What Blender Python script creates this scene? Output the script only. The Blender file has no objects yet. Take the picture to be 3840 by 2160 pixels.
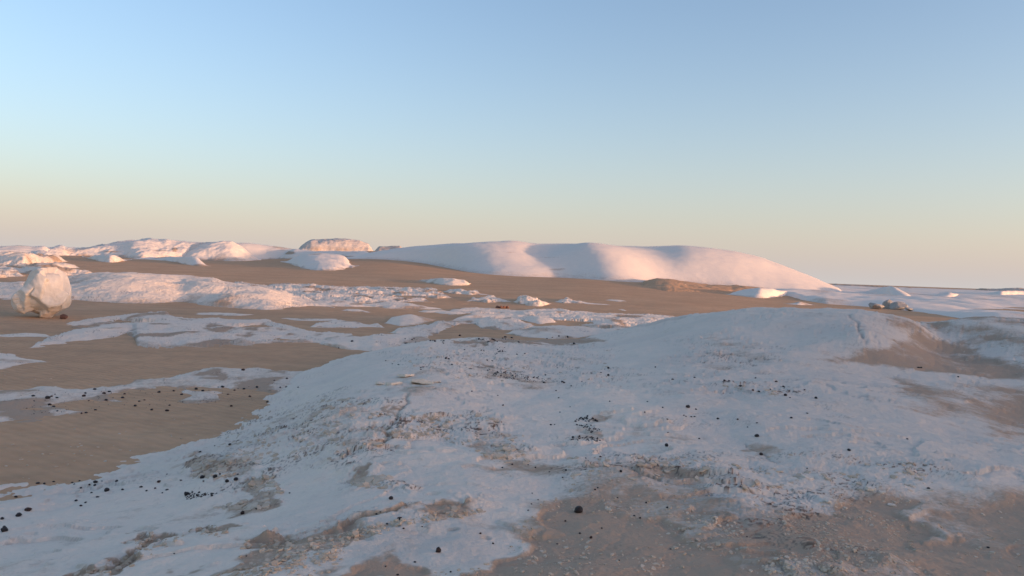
import bpy, bmesh, math, random
import numpy as np
from mathutils import Matrix, Vector

# ------------------------------------------------------------------ camera, sky, sun, exposure
sc = bpy.context.scene
COL = sc.collection
F = 2900.0                      # focal length in photo pixels (3840 wide)
EYE = 2.6                       # eye height above the level sand
PITCH = math.atan(60 / F)
ROLL = math.atan(0.035)
SUN_AZ, SUN_EL = 113.0, 3.4     # azimuth clockwise from the view axis, elevation
GAIN = 1.8

R0 = np.array([1., 0, 0]); U0 = np.array([0, math.sin(PITCH), math.cos(PITCH)])
FWD = np.array([0, math.cos(PITCH), -math.sin(PITCH)])
RIGHT = R0 * math.cos(ROLL) + U0 * math.sin(ROLL)
UP = U0 * math.cos(ROLL) - R0 * math.sin(ROLL)

cam = bpy.data.cameras.new('camera'); camo = bpy.data.objects.new('camera', cam); COL.objects.link(camo)
cam.sensor_width = 36; cam.lens = 36 * F / 3840; cam.clip_start = 0.1; cam.clip_end = 6000
camo.matrix_world = Matrix(((RIGHT[0], UP[0], -FWD[0], 0), (RIGHT[1], UP[1], -FWD[1], 0),
                            (RIGHT[2], UP[2], -FWD[2], EYE), (0, 0, 0, 1)))
sc.camera = camo

world = bpy.data.worlds.new('World'); sc.world = world; world.use_nodes = True
wt = world.node_tree; bg = wt.nodes['Background']
sky = wt.nodes.new('ShaderNodeTexSky'); sky.sky_type = 'NISHITA'; sky.sun_disc = False
sky.sun_elevation = math.radians(SUN_EL); sky.sun_rotation = math.radians(SUN_AZ)
sky.dust_density = 2.0; sky.ozone_density = 4.0; sky.air_density = 1.0
hs = wt.nodes.new('ShaderNodeHueSaturation'); hs.inputs['Saturation'].default_value = 0.945
wt.links.new(sky.outputs[0], hs.inputs['Color'])
tint = wt.nodes.new('ShaderNodeMix'); tint.data_type = 'RGBA'; tint.blend_type = 'MULTIPLY'; tint.clamp_result = False
tint.inputs['Factor'].default_value = 1.0; tint.inputs['B'].default_value = (1.21 * GAIN, .77 * GAIN, .57 * GAIN, 1)
wt.links.new(hs.outputs[0], tint.inputs['A'])
tc = wt.nodes.new('ShaderNodeTexCoord'); sx = wt.nodes.new('ShaderNodeSeparateXYZ')
wt.links.new(tc.outputs['Generated'], sx.inputs[0])
# dusty air low over the desert: the same all round the horizon
mr = wt.nodes.new('ShaderNodeMapRange'); mr.clamp = True
mr.inputs['From Min'].default_value = 0.0; mr.inputs['From Max'].default_value = 0.782
mr.inputs['To Min'].default_value = 1.0; mr.inputs['To Max'].default_value = 0.0
wt.links.new(sx.outputs['Z'], mr.inputs['Value'])
pw = wt.nodes.new('ShaderNodeMath'); pw.operation = 'POWER'; pw.inputs[1].default_value = 4.78; wt.links.new(mr.outputs[0], pw.inputs[0])
ml = wt.nodes.new('ShaderNodeMath'); ml.operation = 'MULTIPLY'; ml.inputs[1].default_value = .642; wt.links.new(pw.outputs[0], ml.inputs[0])
mx = wt.nodes.new('ShaderNodeMix'); mx.data_type = 'RGBA'; mx.clamp_result = False
mx.inputs['B'].default_value = (.845 * GAIN, .815 * GAIN, .81 * GAIN, 1)
wt.links.new(ml.outputs[0], mx.inputs['Factor']); wt.links.new(tint.outputs['Result'], mx.inputs['A'])
wt.links.new(mx.outputs['Result'], bg.inputs['Color'])
bg.inputs['Strength'].default_value = 0.15

sun = bpy.data.lights.new('sun', 'SUN'); suno = bpy.data.objects.new('sun', sun); COL.objects.link(suno)
sun.energy = 2.0; sun.angle = math.radians(2.0); sun.color = (0.70, 0.39, 0.22)
sdir = Vector((math.sin(math.radians(SUN_AZ)) * math.cos(math.radians(SUN_EL)),
               math.cos(math.radians(SUN_AZ)) * math.cos(math.radians(SUN_EL)), math.sin(math.radians(SUN_EL))))
suno.rotation_euler = sdir.to_track_quat('Z', 'Y').to_euler(); suno.location = (60, -40, 30)
sc.view_settings.view_transform = 'Standard'; sc.view_settings.look = 'None'
sc.view_settings.exposure = math.log2(1 / (.15 * GAIN)) + .08; sc.view_settings.gamma = 1.0
sc.cycles.use_denoising = True
sc.cycles.max_bounces = 6

rng = np.random.default_rng(7); random.seed(7)

# ------------------------------------------------------------------ maths helpers
def _hash(ix, iy, seed):
    h = (ix.astype(np.int64) * 374761393 + iy.astype(np.int64) * 668265263 + seed * 974634421) & 0x7fffffff
    h = ((h ^ (h >> 13)) * 1274126177) & 0x7fffffff
    h = ((h ^ (h >> 16)) * 2246822519) & 0x7fffffff
    return (h & 0xffff).astype(np.float64) / 65535.0
def gn(x, y, seed=0):
    xi = np.floor(x); yi = np.floor(y); fx = x - xi; fy = y - yi
    def g(ox, oy):
        a = _hash(xi + ox, yi + oy, seed) * 2 * np.pi
        return np.cos(a) * (fx - ox) + np.sin(a) * (fy - oy)
    u = fx * fx * fx * (fx * (fx * 6 - 15) + 10); v = fy * fy * fy * (fy * (fy * 6 - 15) + 10)
    a = g(0, 0); b = g(1, 0); c = g(0, 1); d = g(1, 1)
    return ((a + (b - a) * u) * (1 - v) + (c + (d - c) * u) * v) * 1.5
def fbm(x, y, octv=4, seed=0, gain=.5):
    s = 0; a = 1.0
    for i in range(octv):
        s = s + a * gn(x * 2**i + 17.3 * i, y * 2**i - 9.1 * i, seed + i); a *= gain
    return s
def sstep(a, b, x):
    t = np.clip((x - a) / (b - a), 0, 1); return t * t * (3 - 2 * t)
def softplus(x, k): return k * np.logaddexp(0, x / k)

def ray(u, v):
    u = np.asarray(u, float); v = np.asarray(v, float)
    return (((u - 1920) / F)[..., None] * RIGHT - ((v - 1080) / F)[..., None] * UP + FWD)
def project(x, y, z):
    dx, dy, dz = x, y, z - EYE
    cx = dx * RIGHT[0] + dy * RIGHT[1] + dz * RIGHT[2]; cy = dx * UP[0] + dy * UP[1] + dz * UP[2]
    cz = np.maximum(dx * FWD[0] + dy * FWD[1] + dz * FWD[2], .05)
    return 1920 + F * cx / cz, 1080 - F * cy / cz
def S(x, y):
    """the sand: level near by, rising gently to the left and ahead, level to the right"""
    r = np.hypot(x, y); az = np.degrees(np.arctan2(x, y))
    A = 1 - .92 * sstep(4, 27, az)
    rise = softplus(r - 30, 6) - softplus(r - 205, 25)
    extra = .032 * softplus(r - 112, 10) * np.exp(-((az + 9.2) / 6.5) ** 2) * sstep(420, 260, r)
    return .0187 * rise * A + extra + .05 * gn(x / 9., y / 9., 90) * sstep(8, 30, r)
def hit(u, v, dz=0.0):
    """where the pixel's ray meets the sand raised by dz"""
    d = ray(u, v); n = np.hypot(d[..., 0], d[..., 1]); dx = d[..., 0] / n; dy = d[..., 1] / n; t = d[..., 2] / n
    lo = np.full(dx.shape, 1.0); hi = np.full(dx.shape, 900.0)
    rs = np.geomspace(2.5, 900, 100); found = np.full(dx.shape, 900.0); done = np.zeros(dx.shape, bool); prev = np.full(dx.shape, 1.5)
    for r in rs:
        below = (EYE + t * r) < S(dx * r, dy * r) + dz
        new = below & ~done; found = np.where(new, r, found); prev = np.where(done | new, prev, r); done |= below
    lo = prev; hi = found
    for _ in range(18):
        m = (lo + hi) / 2; b = (EYE + t * m) < S(dx * m, dy * m) + dz
        hi = np.where(b, m, hi); lo = np.where(b, lo, m)
    return hi, dx, dy, t
def interp(pts, u):
    p = np.array(pts, float); return np.interp(u, p[:, 0], p[:, 1])
def smooth1(a, k):
    if k < 1: return a
    ker = np.hanning(2 * k + 3)[1:-1]; ker /= ker.sum(); return np.convolve(np.pad(a, k, mode='edge'), ker, mode='valid')

# ------------------------------------------------------------------ materials
def new_mat(name):
    m = bpy.data.materials.new(name); m.use_nodes = True; nt = m.node_tree
    b = nt.nodes['Principled BSDF']; b.inputs['Roughness'].default_value = .95
    b.inputs['Specular IOR Level'].default_value = .15
    return m, nt, b
def N(nt, t, **kw):
    n = nt.nodes.new(t)
    for k, v in kw.items(): setattr(n, k, v)
    return n
def noise(nt, vec, scale, detail=4, rough=.55):
    n = N(nt, 'ShaderNodeTexNoise'); n.inputs['Scale'].default_value = scale; n.inputs['Detail'].default_value = detail
    n.inputs['Roughness'].default_value = rough; nt.links.new(vec, n.inputs['Vector']); return n.outputs['Fac']
def ramp(nt, fac, stops):
    r = N(nt, 'ShaderNodeValToRGB'); e = r.color_ramp.elements
    while len(e) < len(stops): e.new(.5)
    for i, (p, c) in enumerate(stops): e[i].position = p; e[i].color = (*c, 1)
    nt.links.new(fac, r.inputs[0]); return r.outputs[0]
def mix(nt, fac, a, b, mode='MIX'):
    m = N(nt, 'ShaderNodeMix', data_type='RGBA', blend_type=mode)
    for s, v in (('Factor', fac), ('A', a), ('B', b)):
        if isinstance(v, bpy.types.NodeSocket): nt.links.new(v, m.inputs[s])
        else: m.inputs[s].default_value = v if s == 'Factor' else (*v, 1)
    return m.outputs['Result']
def math_(nt, op, a, b=0.0, c=0.0):
    m = N(nt, 'ShaderNodeMath', operation=op)
    for i, v in enumerate((a, b, c)):
        if isinstance(v, bpy.types.NodeSocket): nt.links.new(v, m.inputs[i])
        else: m.inputs[i].default_value = v
    return m.outputs[0]
def attr(nt, name):
    a = N(nt, 'ShaderNodeAttribute'); a.attribute_name = name; return a.outputs['Fac']
def maprange(nt, v, a, b, c=0., d=1.):
    m = N(nt, 'ShaderNodeMapRange', interpolation_type='SMOOTHSTEP'); nt.links.new(v, m.inputs[0])
    for i, x in enumerate((a, b, c, d)): m.inputs[i + 1].default_value = x
    return m.outputs[0]
def bump(nt, bsdf, h, strength, dist):
    b = N(nt, 'ShaderNodeBump'); b.inputs['Strength'].default_value = strength; b.inputs['Distance'].default_value = dist
    nt.links.new(h, b.inputs['Height']); nt.links.new(b.outputs[0], bsdf.inputs['Normal'])

SANDC = (.335, .235, .165)
def sand_mat():
    m, nt, b = new_mat('sand'); p = N(nt, 'ShaderNodeNewGeometry').outputs['Position']
    big = noise(nt, p, .22, 5); fine = noise(nt, p, 38, 3, .7); mid = noise(nt, p, 2.2, 5, .6)
    c = ramp(nt, big, [(.3, (.57, .335, .19)), (.7, (.68, .41, .235))])
    c = mix(nt, maprange(nt, mid, .35, .7, 0, .35), c, (.38, .25, .145))
    c = mix(nt, maprange(nt, fine, .62, .8, 0, .5), c, (.60, .44, .29))
    c = mix(nt, maprange(nt, fine, .38, .2, 0, .5), c, (.30, .20, .12))
    mp2 = N(nt, 'ShaderNodeMapping'); mp2.inputs['Scale'].default_value = (.25, 1.1, 1); mp2.inputs['Rotation'].default_value = (0, 0, .25); nt.links.new(p, mp2.inputs[0])
    stk = noise(nt, mp2.outputs[0], .8, 6, .65)
    c = mix(nt, maprange(nt, stk, .45, .72, 0, .5), c, (.44, .28, .165)); c = mix(nt, maprange(nt, stk, .45, .25, 0, .4), c, (.68, .45, .27))
    mp = N(nt, 'ShaderNodeMapping'); mp.inputs['Rotation'].default_value = (0, 0, .5); nt.links.new(p, mp.inputs[0])
    w = N(nt, 'ShaderNodeTexWave', wave_type='BANDS', bands_direction='Y'); w.inputs['Scale'].default_value = 1.6
    w.inputs['Distortion'].default_value = 5; w.inputs['Detail'].default_value = 3; w.inputs['Detail Scale'].default_value = .8
    nt.links.new(mp.outputs[0], w.inputs[0])
    c = mix(nt, math_(nt, 'MULTIPLY', w.outputs['Fac'], .09), c, (.26, .18, .12)); nt.links.new(c, b.inputs['Base Color'])
    h = math_(nt, 'MULTIPLY_ADD', w.outputs['Fac'], .9, math_(nt, 'MULTIPLY_ADD', fine, .25, math_(nt, 'MULTIPLY', mid, 1.2)))
    bump(nt, b, h, .6, .03); return m
def chalk_mat(name, white=(.86, .725, .58), cool=(.80, .68, .555), dusty=.30, fine_scale=22):
    m, nt, b = new_mat(name); p = N(nt, 'ShaderNodeNewGeometry').outputs['Position']
    n1 = noise(nt, p, .9, 6, .6); n2 = noise(nt, p, 5.5, 5, .62); n3 = noise(nt, p, fine_scale, 4, .7)
    c = mix(nt, maprange(nt, n1, .3, .7), cool, white)
    c = mix(nt, maprange(nt, n2, .5, .75, 0, .35), c, (.62, .545, .46))
    c = mix(nt, maprange(nt, n3, .58, .8, 0, .45), c, (.54, .48, .41))
    c = mix(nt, math_(nt, 'MULTIPLY', attr(nt, 'grey'), maprange(nt, n1, .25, .75, .5, 1)), c, (.50, .475, .42))  # grey weathering mixed with the painted vignette darkening
    # wind-blown sand lying on the rock
    d = attr(nt, 'dust')
    nn = math_(nt, 'ADD', math_(nt, 'MULTIPLY', n1, .55), math_(nt, 'ADD', math_(nt, 'MULTIPLY', n2, .5), math_(nt, 'MULTIPLY', n3, .45)))
    f = math_(nt, 'ADD', d, math_(nt, 'MULTIPLY', math_(nt, 'SUBTRACT', nn, .75), 1.1))
    c = mix(nt, maprange(nt, f, .12, .75, 0, .9), c, (.44, .305, .205))
    k = attr(nt, 'crack')
    kf = math_(nt, 'MULTIPLY', k, maprange(nt, n2, .3, .6, .45, 1))
    c = mix(nt, kf, c, (.14, .10, .075))
    nt.links.new(c, b.inputs['Base Color'])
    h = math_(nt, 'MULTIPLY_ADD', n2, 1.0, math_(nt, 'MULTIPLY_ADD', n3, .35, math_(nt, 'MULTIPLY', n1, 1.0)))
    bump(nt, b, h, .55, .05); return m
def plain_mat(name, c1, c2, scale, rough=.8, bs=.5, bd=.01, spec=.2):
    m, nt, b = new_mat(name); p = N(nt, 'ShaderNodeTexCoord').outputs['Object']
    n = noise(nt, p, scale, 5, .65); nt.links.new(ramp(nt, n, [(.3, c1), (.7, c2)]), b.inputs['Base Color'])
    b.inputs['Roughness'].default_value = rough; b.inputs['Specular IOR Level'].default_value = spec
    bump(nt, b, n, bs, bd); return m
M_SAND = sand_mat()
M_CHALK = chalk_mat('chalk')
M_HILL = chalk_mat('hill_chalk', (.84, .735, .62), (.80, .705, .60), fine_scale=6)
M_MESA = chalk_mat('mesa_rock', (.74, .64, .54), (.56, .49, .42), fine_scale=1.2)
M_IRON = plain_mat('ironstone', (.012, .011, .012), (.035, .028, .026), 9, .55, .6, .02, .4)
M_IRON2 = plain_mat('brown_ironstone', (.035, .022, .018), (.08, .048, .036), 9, .7, .6, .02, .3)
M_RED = plain_mat('red_rock', (.12, .06, .045), (.22, .12, .085), 5, .8, .6, .03)
M_GREY = plain_mat('grey_rock', (.31, .285, .25), (.46, .43, .385), 4, .9, .7, .03)
M_BOULDER = plain_mat('boulder_chalk', (.70, .62, .52), (.84, .76, .65), 2.2, .95, .6, .05)
M_FLAKE = plain_mat('flake_chalk', (.47, .36, .25), (.68, .57, .44), 3, .95, .5, .01)

# ------------------------------------------------------------------ mesh helpers
def grid_mesh(name, X, Y, Z, mat, attrs=None, keep=None):
    """a mesh from 2-D arrays of coordinates"""
    nr, nc = X.shape; co = np.stack([X, Y, Z], -1).reshape(-1, 3)
    i = np.arange(nr * nc).reshape(nr, nc)
    q = np.stack([i[:-1, :-1], i[:-1, 1:], i[1:, 1:], i[1:, :-1]], -1).reshape(-1, 4)
    if keep is not None:
        k = keep.reshape(nr, nc); k = (k[:-1, :-1] | k[:-1, 1:] | k[1:, 1:] | k[1:, :-1]).reshape(-1)
        q = q[k]; used = np.unique(q); mp = np.zeros(nr * nc, np.int64); mp[used] = np.arange(len(used)); q = mp[q]; co = co[used]
        attrs = {a: v.reshape(-1)[used] for a, v in (attrs or {}).items()}
    me = bpy.data.meshes.new(name); me.vertices.add(len(co)); me.vertices.foreach_set('co', co.astype(np.float32).ravel())
    me.loops.add(q.size); me.loops.foreach_set('vertex_index', q.astype(np.int32).ravel())
    me.polygons.add(len(q)); me.polygons.foreach_set('loop_start', np.arange(0, q.size, 4, dtype=np.int32))
    me.polygons.foreach_set('loop_total', np.full(len(q), 4, np.int32))
    me.polygons.foreach_set('use_smooth', np.ones(len(q), bool))
    me.update(calc_edges=True)
    for a, v in (attrs or {}).items():
        at = me.attributes.new(a, 'FLOAT', 'POINT'); at.data.foreach_set('value', np.asarray(v, np.float32).ravel())
    me.materials.append(mat)
    o = bpy.data.objects.new(name, me); COL.objects.link(o); return o
def tri_mesh(name, verts, faces, mat, smooth=False):
    me = bpy.data.meshes.new(name); me.from_pydata([tuple(v) for v in verts], [], [tuple(int(i) for i in f) for f in faces]); me.update()
    if smooth: me.polygons.foreach_set('use_smooth', np.ones(len(me.polygons), bool))
    me.materials.append(mat); return me
def obj(name, me, loc=(0, 0, 0), rot=(0, 0, 0), scale=(1, 1, 1)):
    o = bpy.data.objects.new(name, me); COL.objects.link(o); o.location = loc; o.rotation_euler = rot; o.scale = scale; return o
def tag(o, label, cat, group=None):
    o['label'] = label; o['category'] = cat
    if group: o['group'] = group
    return o
def struct(o, label=None):
    o['kind'] = 'structure'
    if label: o['label'] = label
    return o

# ------------------------------------------------------------------ sand sheet to the horizon
az = np.radians(np.concatenate([np.arange(-180, -50, 3.), np.arange(-50, 50, .25), np.arange(50, 180.1, 3.)]))
rr = np.concatenate([[0.01], np.geomspace(1.2, 320, 330), np.geomspace(345, 4500, 26)])
A_, R_ = np.meshgrid(az, rr)
X = R_ * np.sin(A_); Y = R_ * np.cos(A_)
Z = S(X, Y) + .012 * fbm(X / .8, Y / .8, 3, 5) * (R_ < 60)
struct(grid_mesh('sand', X, Y, Z, M_SAND), 'flat brown desert sand between the chalk outcrops')

# ------------------------------------------------------------------ the chalk rise in the foreground
CP = []      # (x, y, z)
def cp(u, v, z):
    d = ray(u, v); t = (EYE - z) / -d[2]; CP.append((d[0] * t, d[1] * t, z))
def cpo(u, v, z, *offs):
    d = ray(u, v); t = (EYE - z) / -d[2]; x, y = d[0] * t, d[1] * t; r = math.hypot(x, y)
    for dr, z2 in offs: CP.append((x * (r + dr) / r, y * (r + dr) / r, z2))
for a in [(-500,2160,.45),(0,2160,.5),(480,2160,.65),(960,2160,.78),(1440,2160,.85),(1920,2160,.9),(2400,2160,.9),(2880,2160,.9),(3360,2160,.88),(3840,2160,.85),(4300,2160,.85),
          (-500,1950,.2),(0,2000,.28),(0,1843,0),(-500,1850,0),(480,1950,.4),(470,1768,.0),(300,1798,0),(640,1703,0),(780,1640,0),(960,1555,.03),(1040,1502,.08),(1180,1443,.28),(1300,1406,.52),(1380,1352,.58),(1440,1312,.58),
          (960,1900,.62),(960,1700,.48),(1150,1560,.6),(1300,1480,.8),
          (1440,1950,.82),(1440,1750,.82),(1440,1600,.86),(1500,1430,.92),(1560,1390,.88),(1560,1320,.7),
          (1640,1275,.5),(1800,1265,.42),(2000,1285,.4),(2200,1290,.42),
          (1920,1950,.87),(1920,1750,.80),(1920,1600,.8),(1920,1480,.84),(1920,1400,.70),(1920,1330,.6),
          (2200,1480,.9),(2200,1400,.78),(2200,1340,.62),
          (2400,1950,.88),(2400,1700,.86),(2400,1500,.9),(2400,1350,.82),(2400,1260,.75),(2420,1215,.9),
          (2560,1187,1.25),(2700,1175,1.5),(2900,1158,1.75),(3100,1157,1.85),(3240,1163,1.88),
          (2800,1250,1.3),(2800,1350,1.02),(2880,1500,.95),(2880,1700,.86),(2880,1900,.86),
          (3100,1250,1.4),(3000,1400,1.0),(3250,1235,1.6),(3330,1250,1.4),(3300,1380,.92),(3300,1600,.87),(3300,1850,.80),
          (3450,1190,1.75),(3600,1200,1.65),(3840,1195,1.7),(4100,1200,1.75),
          (3500,1260,1.2),(3500,1310,.98),(3700,1300,1.1),(3840,1260,1.4),(3840,1340,1.02),(3840,1420,.8),(3840,1560,.55),(3600,1480,.78),(3840,1700,.75),(3840,1900,.8),(4200,1500,.7),(4200,1300,1.2),
          (-300,1740,-.35),(0,1740,-.3),(300,1700,-.3),(560,1620,-.35),(760,1530,-.4),(900,1460,-.4),(1050,1400,-.38),(1200,1350,-.35),(1330,1290,-.25)]: cp(*a)
cpo(1440,1312,.58,(6,-.15),(14,-.7)); cpo(1640,1275,.5,(6,-.2),(14,-.7)); cpo(1800,1265,.42,(5,-.2),(14,-.7)); cpo(2000,1285,.4,(6,-.15),(14,-.7))
cpo(2200,1290,.42,(7,.05),(15,-.7)); cpo(2420,1215,.9,(6,.4),(15,-.6)); cpo(2560,1187,1.25,(7,.5),(16,-.7)); cpo(2900,1158,1.75,(7,.9),(18,-.7))
cpo(3240,1163,1.88,(7,.9),(18,-.7)); cpo(3600,1200,1.65,(9,.8),(20,-.7)); cpo(4100,1200,1.75,(9,.8),(22,-.7))
for azd in (-75, -45, 0, 45, 75): CP.append((1.6 * math.sin(math.radians(azd)), 1.6 * math.cos(math.radians(azd)), .98))
CP = np.array(CP)
def warp(x, y): return np.stack([np.arctan2(x, y) * 5, np.log(np.hypot(x, y)) * 3], -1)
cw = warp(CP[:, 0], CP[:, 1])
def tk(d2): return np.where(d2 > 1e-12, .5 * d2 * np.log(np.maximum(d2, 1e-12)), 0)
n = len(CP); D2 = ((cw[:, None] - cw[None]) ** 2).sum(-1)
P_ = np.c_[np.ones(n), cw]; LHS = np.block([[tk(D2) + .004 * np.eye(n), P_], [P_.T, np.zeros((3, 3))]])
TPS = np.linalg.solve(LHS, np.r_[CP[:, 2], 0, 0, 0])
def rise0(x, y):
    w = warp(x, y); sh = w.shape[:-1]; w = w.reshape(-1, 2); out = np.empty(len(w))
    for i in range(0, len(w), 60000):
        c = w[i:i + 60000]; d2 = ((c[:, None] - cw[None]) ** 2).sum(-1)
        out[i:i + 60000] = tk(d2) @ TPS[:n] + TPS[n] + c @ TPS[n + 1:]
    return out.reshape(sh)

def poly_sd(u, v, poly, sv=1.0):
    """signed distance (positive inside) to a polygon, v stretched by sv"""
    p = np.array(poly, float); p[:, 1] *= sv; v = v * sv
    best = np.full(u.shape, 1e18); ins = np.zeros(u.shape, bool)
    for a, b in zip(p, np.roll(p, -1, 0)):
        e = b - a; t = np.clip(((u - a[0]) * e[0] + (v - a[1]) * e[1]) / (e @ e), 0, 1)
        best = np.minimum(best, (u - a[0] - t * e[0]) ** 2 + (v - a[1] - t * e[1]) ** 2)
        if a[1] != b[1]:
            ins ^= ((a[1] > v) != (b[1] > v)) & (u < (b[0] - a[0]) * (v - a[1]) / (b[1] - a[1]) + a[0])
    return np.where(ins, 1, -1) * np.sqrt(best)

# where sand and grit lie on the rise: outline, strength, softness of the edge
DUST = [
 ([(150,2200),(300,2150),(450,2095),(540,2045),(640,2008),(700,2010),(610,2060),(520,2110),(430,2160),(400,2200)], 1.0, 14),
 ([(520,2000),(560,1985),(580,2010),(545,2050),(505,2040)], .8, 14),
 ([(700,1985),(770,1965),(860,1985),(830,2015),(760,2010)], .75, 14),
 ([(900,2055),(1040,2030),(1130,2015),(1260,2005),(1400,1965),(1520,1945),(1700,1905),(1850,1920),(1700,1945),(1500,1975),(1400,2010),(1300,2045),(1260,2100),(1150,2120),(1000,2160),(860,2200),(700,2200),(850,2140),(1000,2110),(980,2080)], .8, 26),
 ([(1850,1775),(2000,1752),(2250,1747),(2420,1765),(2620,1810),(2720,1860),(2850,1885),(3000,1890),(3150,1862),(3230,1835),(3350,1855),(3600,1832),(3900,1812),(4400,1790),(4400,2300),(1650,2300),(1780,2140),(1940,2030),(1920,1960),(2030,1930),(2020,1880),(2150,1850),(1960,1800)], .56, 95),
 ([(1560,2250),(1880,2070),(2000,1990),(2050,1920),(2250,1890),(2480,1960),(2680,2060),(2900,2250)], .95, 60),
 ([(2960,1960),(3120,1885),(3260,1862),(3420,1880),(3520,1990),(3300,2090),(3050,2050)], .85, 60),
 ([(3480,1890),(3900,1835),(4300,1830),(4300,2300),(3500,2300)], .82, 90),
 ([(1300,2160),(1450,2080),(1560,2060),(1500,2200),(1300,2200)], .6, 40),
 ([(2000,1990),(2120,1870),(2240,1880),(2460,1960),(2640,2060),(2900,2160),(1650,2200),(1900,2060)], .35, 40),
 ([(3130,1342),(3200,1325),(3260,1290),(3330,1290),(3420,1255),(3560,1290),(3700,1335),(3900,1385),(4200,1430),(4200,1470),(3840,1425),(3600,1400),(3300,1375),(3145,1358)], .72, 40),
 ([(3560,1505),(3700,1490),(4200,1480),(4200,1640),(3840,1620),(3700,1580)], .75, 60),
 ([(3350,1420),(3600,1420),(3900,1450),(3900,1700),(3650,1590),(3400,1540)], .45, 60),
 ([(3300,1190),(3450,1195),(3700,1230),(3900,1260),(3900,1360),(3600,1300),(3350,1290)], .22, 50),
 ([(3430,1205),(3600,1215),(3900,1225),(4200,1230),(4200,1330),(3900,1320),(3650,1275),(3480,1240)], .46, 30),
 ([(3060,1290),(3150,1240),(3280,1200),(3330,1240),(3270,1330),(3100,1350)], .22, 50),
 ([(3250,1150),(3450,1160),(3700,1180),(3900,1195),(3900,1230),(3700,1215),(3400,1185)], .48, 20),
 ([(1990,1262),(2100,1268),(2200,1262),(2270,1275),(2240,1290),(2080,1292),(1900,1284),(1700,1290),(1700,1275)], .8, 14),
 ([(720,1730),(800,1715),(930,1725),(1010,1715),(960,1760),(850,1790),(720,1795)], .42, 20),
 ([(940,1790),(1000,1775),(1030,1830),(1060,1870),(1000,1915),(820,1905),(790,1895),(940,1870)], .55, 20),
 ([(1330,1770),(1400,1760),(1470,1810),(1460,1845),(1370,1835),(1325,1800)], .55, 18),
 ([(1800,1350),(1870,1390),(1990,1415),(2130,1435),(2000,1445),(1850,1420),(1790,1390)], .42, 18),
 ([(2180,1570),(2240,1560),(2260,1590),(2270,1620),(2240,1655),(2130,1655),(2200,1620)], .45, 14),
 ([(1780,1600),(1880,1610),(1920,1680),(1950,1740),(1860,1735),(1800,1680)], .38, 24),
 ([(1500,1500),(1530,1490),(1500,1560),(1430,1690),(1395,1690),(1460,1580)], .5, 10),
 ([(1000,1540),(1300,1500),(1400,1560),(1360,1680),(1050,1690),(900,1680)], .16, 60),
 ([(1480,1400),(1650,1400),(1720,1430),(1680,1490),(1500,1490)], .20, 30),
 ([(2540,1300),(2700,1250),(2900,1290),(2900,1400),(2700,1400)], .14, 60),
 ([(2780,1690),(2860,1650),(2960,1720),(2900,1750)], .3, 25),
]
# where the surface breaks up into thin flakes
FLAKY = [
 ([(900,1560),(1250,1490),(1480,1500),(1430,1700),(1100,1740),(800,1700)], .8, 60),
 ([(1400,1560),(1800,1550),(1960,1620),(1980,1740),(1850,1730),(1640,1640),(1400,1650)], .9, 40),
 ([(700,1720),(1010,1710),(1080,1880),(760,1910),(900,1840),(720,1800)], 1.0, 40),
 ([(1250,1730),(1480,1760),(1480,1860),(1300,1850)], .9, 30),
 ([(1700,1260),(2300,1290),(2300,1440),(1800,1430),(1450,1380),(1450,1320)], .5, 60),
 ([(2700,1440),(2950,1450),(2950,1490),(2720,1480)], .7, 30),
 ([(2100,1720),(2700,1690),(3500,1740),(3500,1850),(2800,1850),(2100,1790)], .6, 60),
 ([(3420,1190),(3900,1210),(3900,1420),(3600,1360)], .3, 50),
 ([(1000,2000),(1700,1880),(1900,1900),(1500,2000),(1100,2080)], .8, 40),
 ([(2500,1280),(2950,1280),(2900,1400),(2600,1380)], .5, 80),
 ([(2600,1800),(3300,1850),(3400,2160),(2900,2160)], .8, 60),
]
azf = np.radians(np.arange(-37, 37.01, .072))
side = np.radians(37 + np.cumsum(np.geomspace(.1, 1.6, 40)))
az = np.concatenate([-side[::-1], azf, side])
dep = np.concatenate([np.geomspace(1.35, .5, 40)[:-1], np.linspace(.5, .042, 540)])
rr = np.concatenate([(EYE - .85) / dep, np.linspace(42.2, 52, 22)])
A_, R_ = np.meshgrid(az, rr); X = R_ * np.sin(A_); Y = R_ * np.cos(A_)
ai = np.r_[np.arange(0, len(az) - 1, 5), len(az) - 1]; ri = np.r_[np.arange(0, len(rr) - 1, 4), len(rr) - 1]
Ac, Rc = np.meshgrid(az[ai], rr[ri]); Zc = rise0(Rc * np.sin(Ac), Rc * np.cos(Ac))
Zb = np.array([np.interp(az, az[ai], row) for row in Zc]); Zb = np.array([np.interp(rr, rr[ri], col) for col in Zb.T]).T
U_, V_ = project(X, Y, Zb)
jx = fbm(X / .45, Y / .45, 4, 31) ; jy = fbm(X / .45, Y / .45, 4, 41)
Uj = U_ + jx * F / R_ * .22; Vj = V_ + jy * F / R_ * .06
def zones(lst, sv):
    w = np.zeros(X.shape)
    for poly, s, soft in lst:
        p = np.array(poly); m = (Uj > p[:, 0].min() - 3 * soft) & (Uj < p[:, 0].max() + 3 * soft) & (Vj > p[:, 1].min() - 3 * soft) & (Vj < p[:, 1].max() + 3 * soft)
        if m.any():
            sd = poly_sd(Uj[m], Vj[m], poly, sv); w[m] = np.maximum(w[m], s * sstep(-soft, soft, sd))
    return w
dust = zones(DUST, 2.0); dn = fbm(X / 1.1, Y / 1.1, 4, 91); dust = np.clip(dust + dn * .30 * sstep(.02, .3, dust) + .16 * sstep(0., .8, dn) + .20 * sstep(.05, .6, fbm(X / .45, Y / .3, 4, 95)) * sstep(-.2, .4, fbm(X / 2.2, Y / 2.2, 3, 97)), 0, 1); flaky = zones(FLAKY, 2.0)
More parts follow.
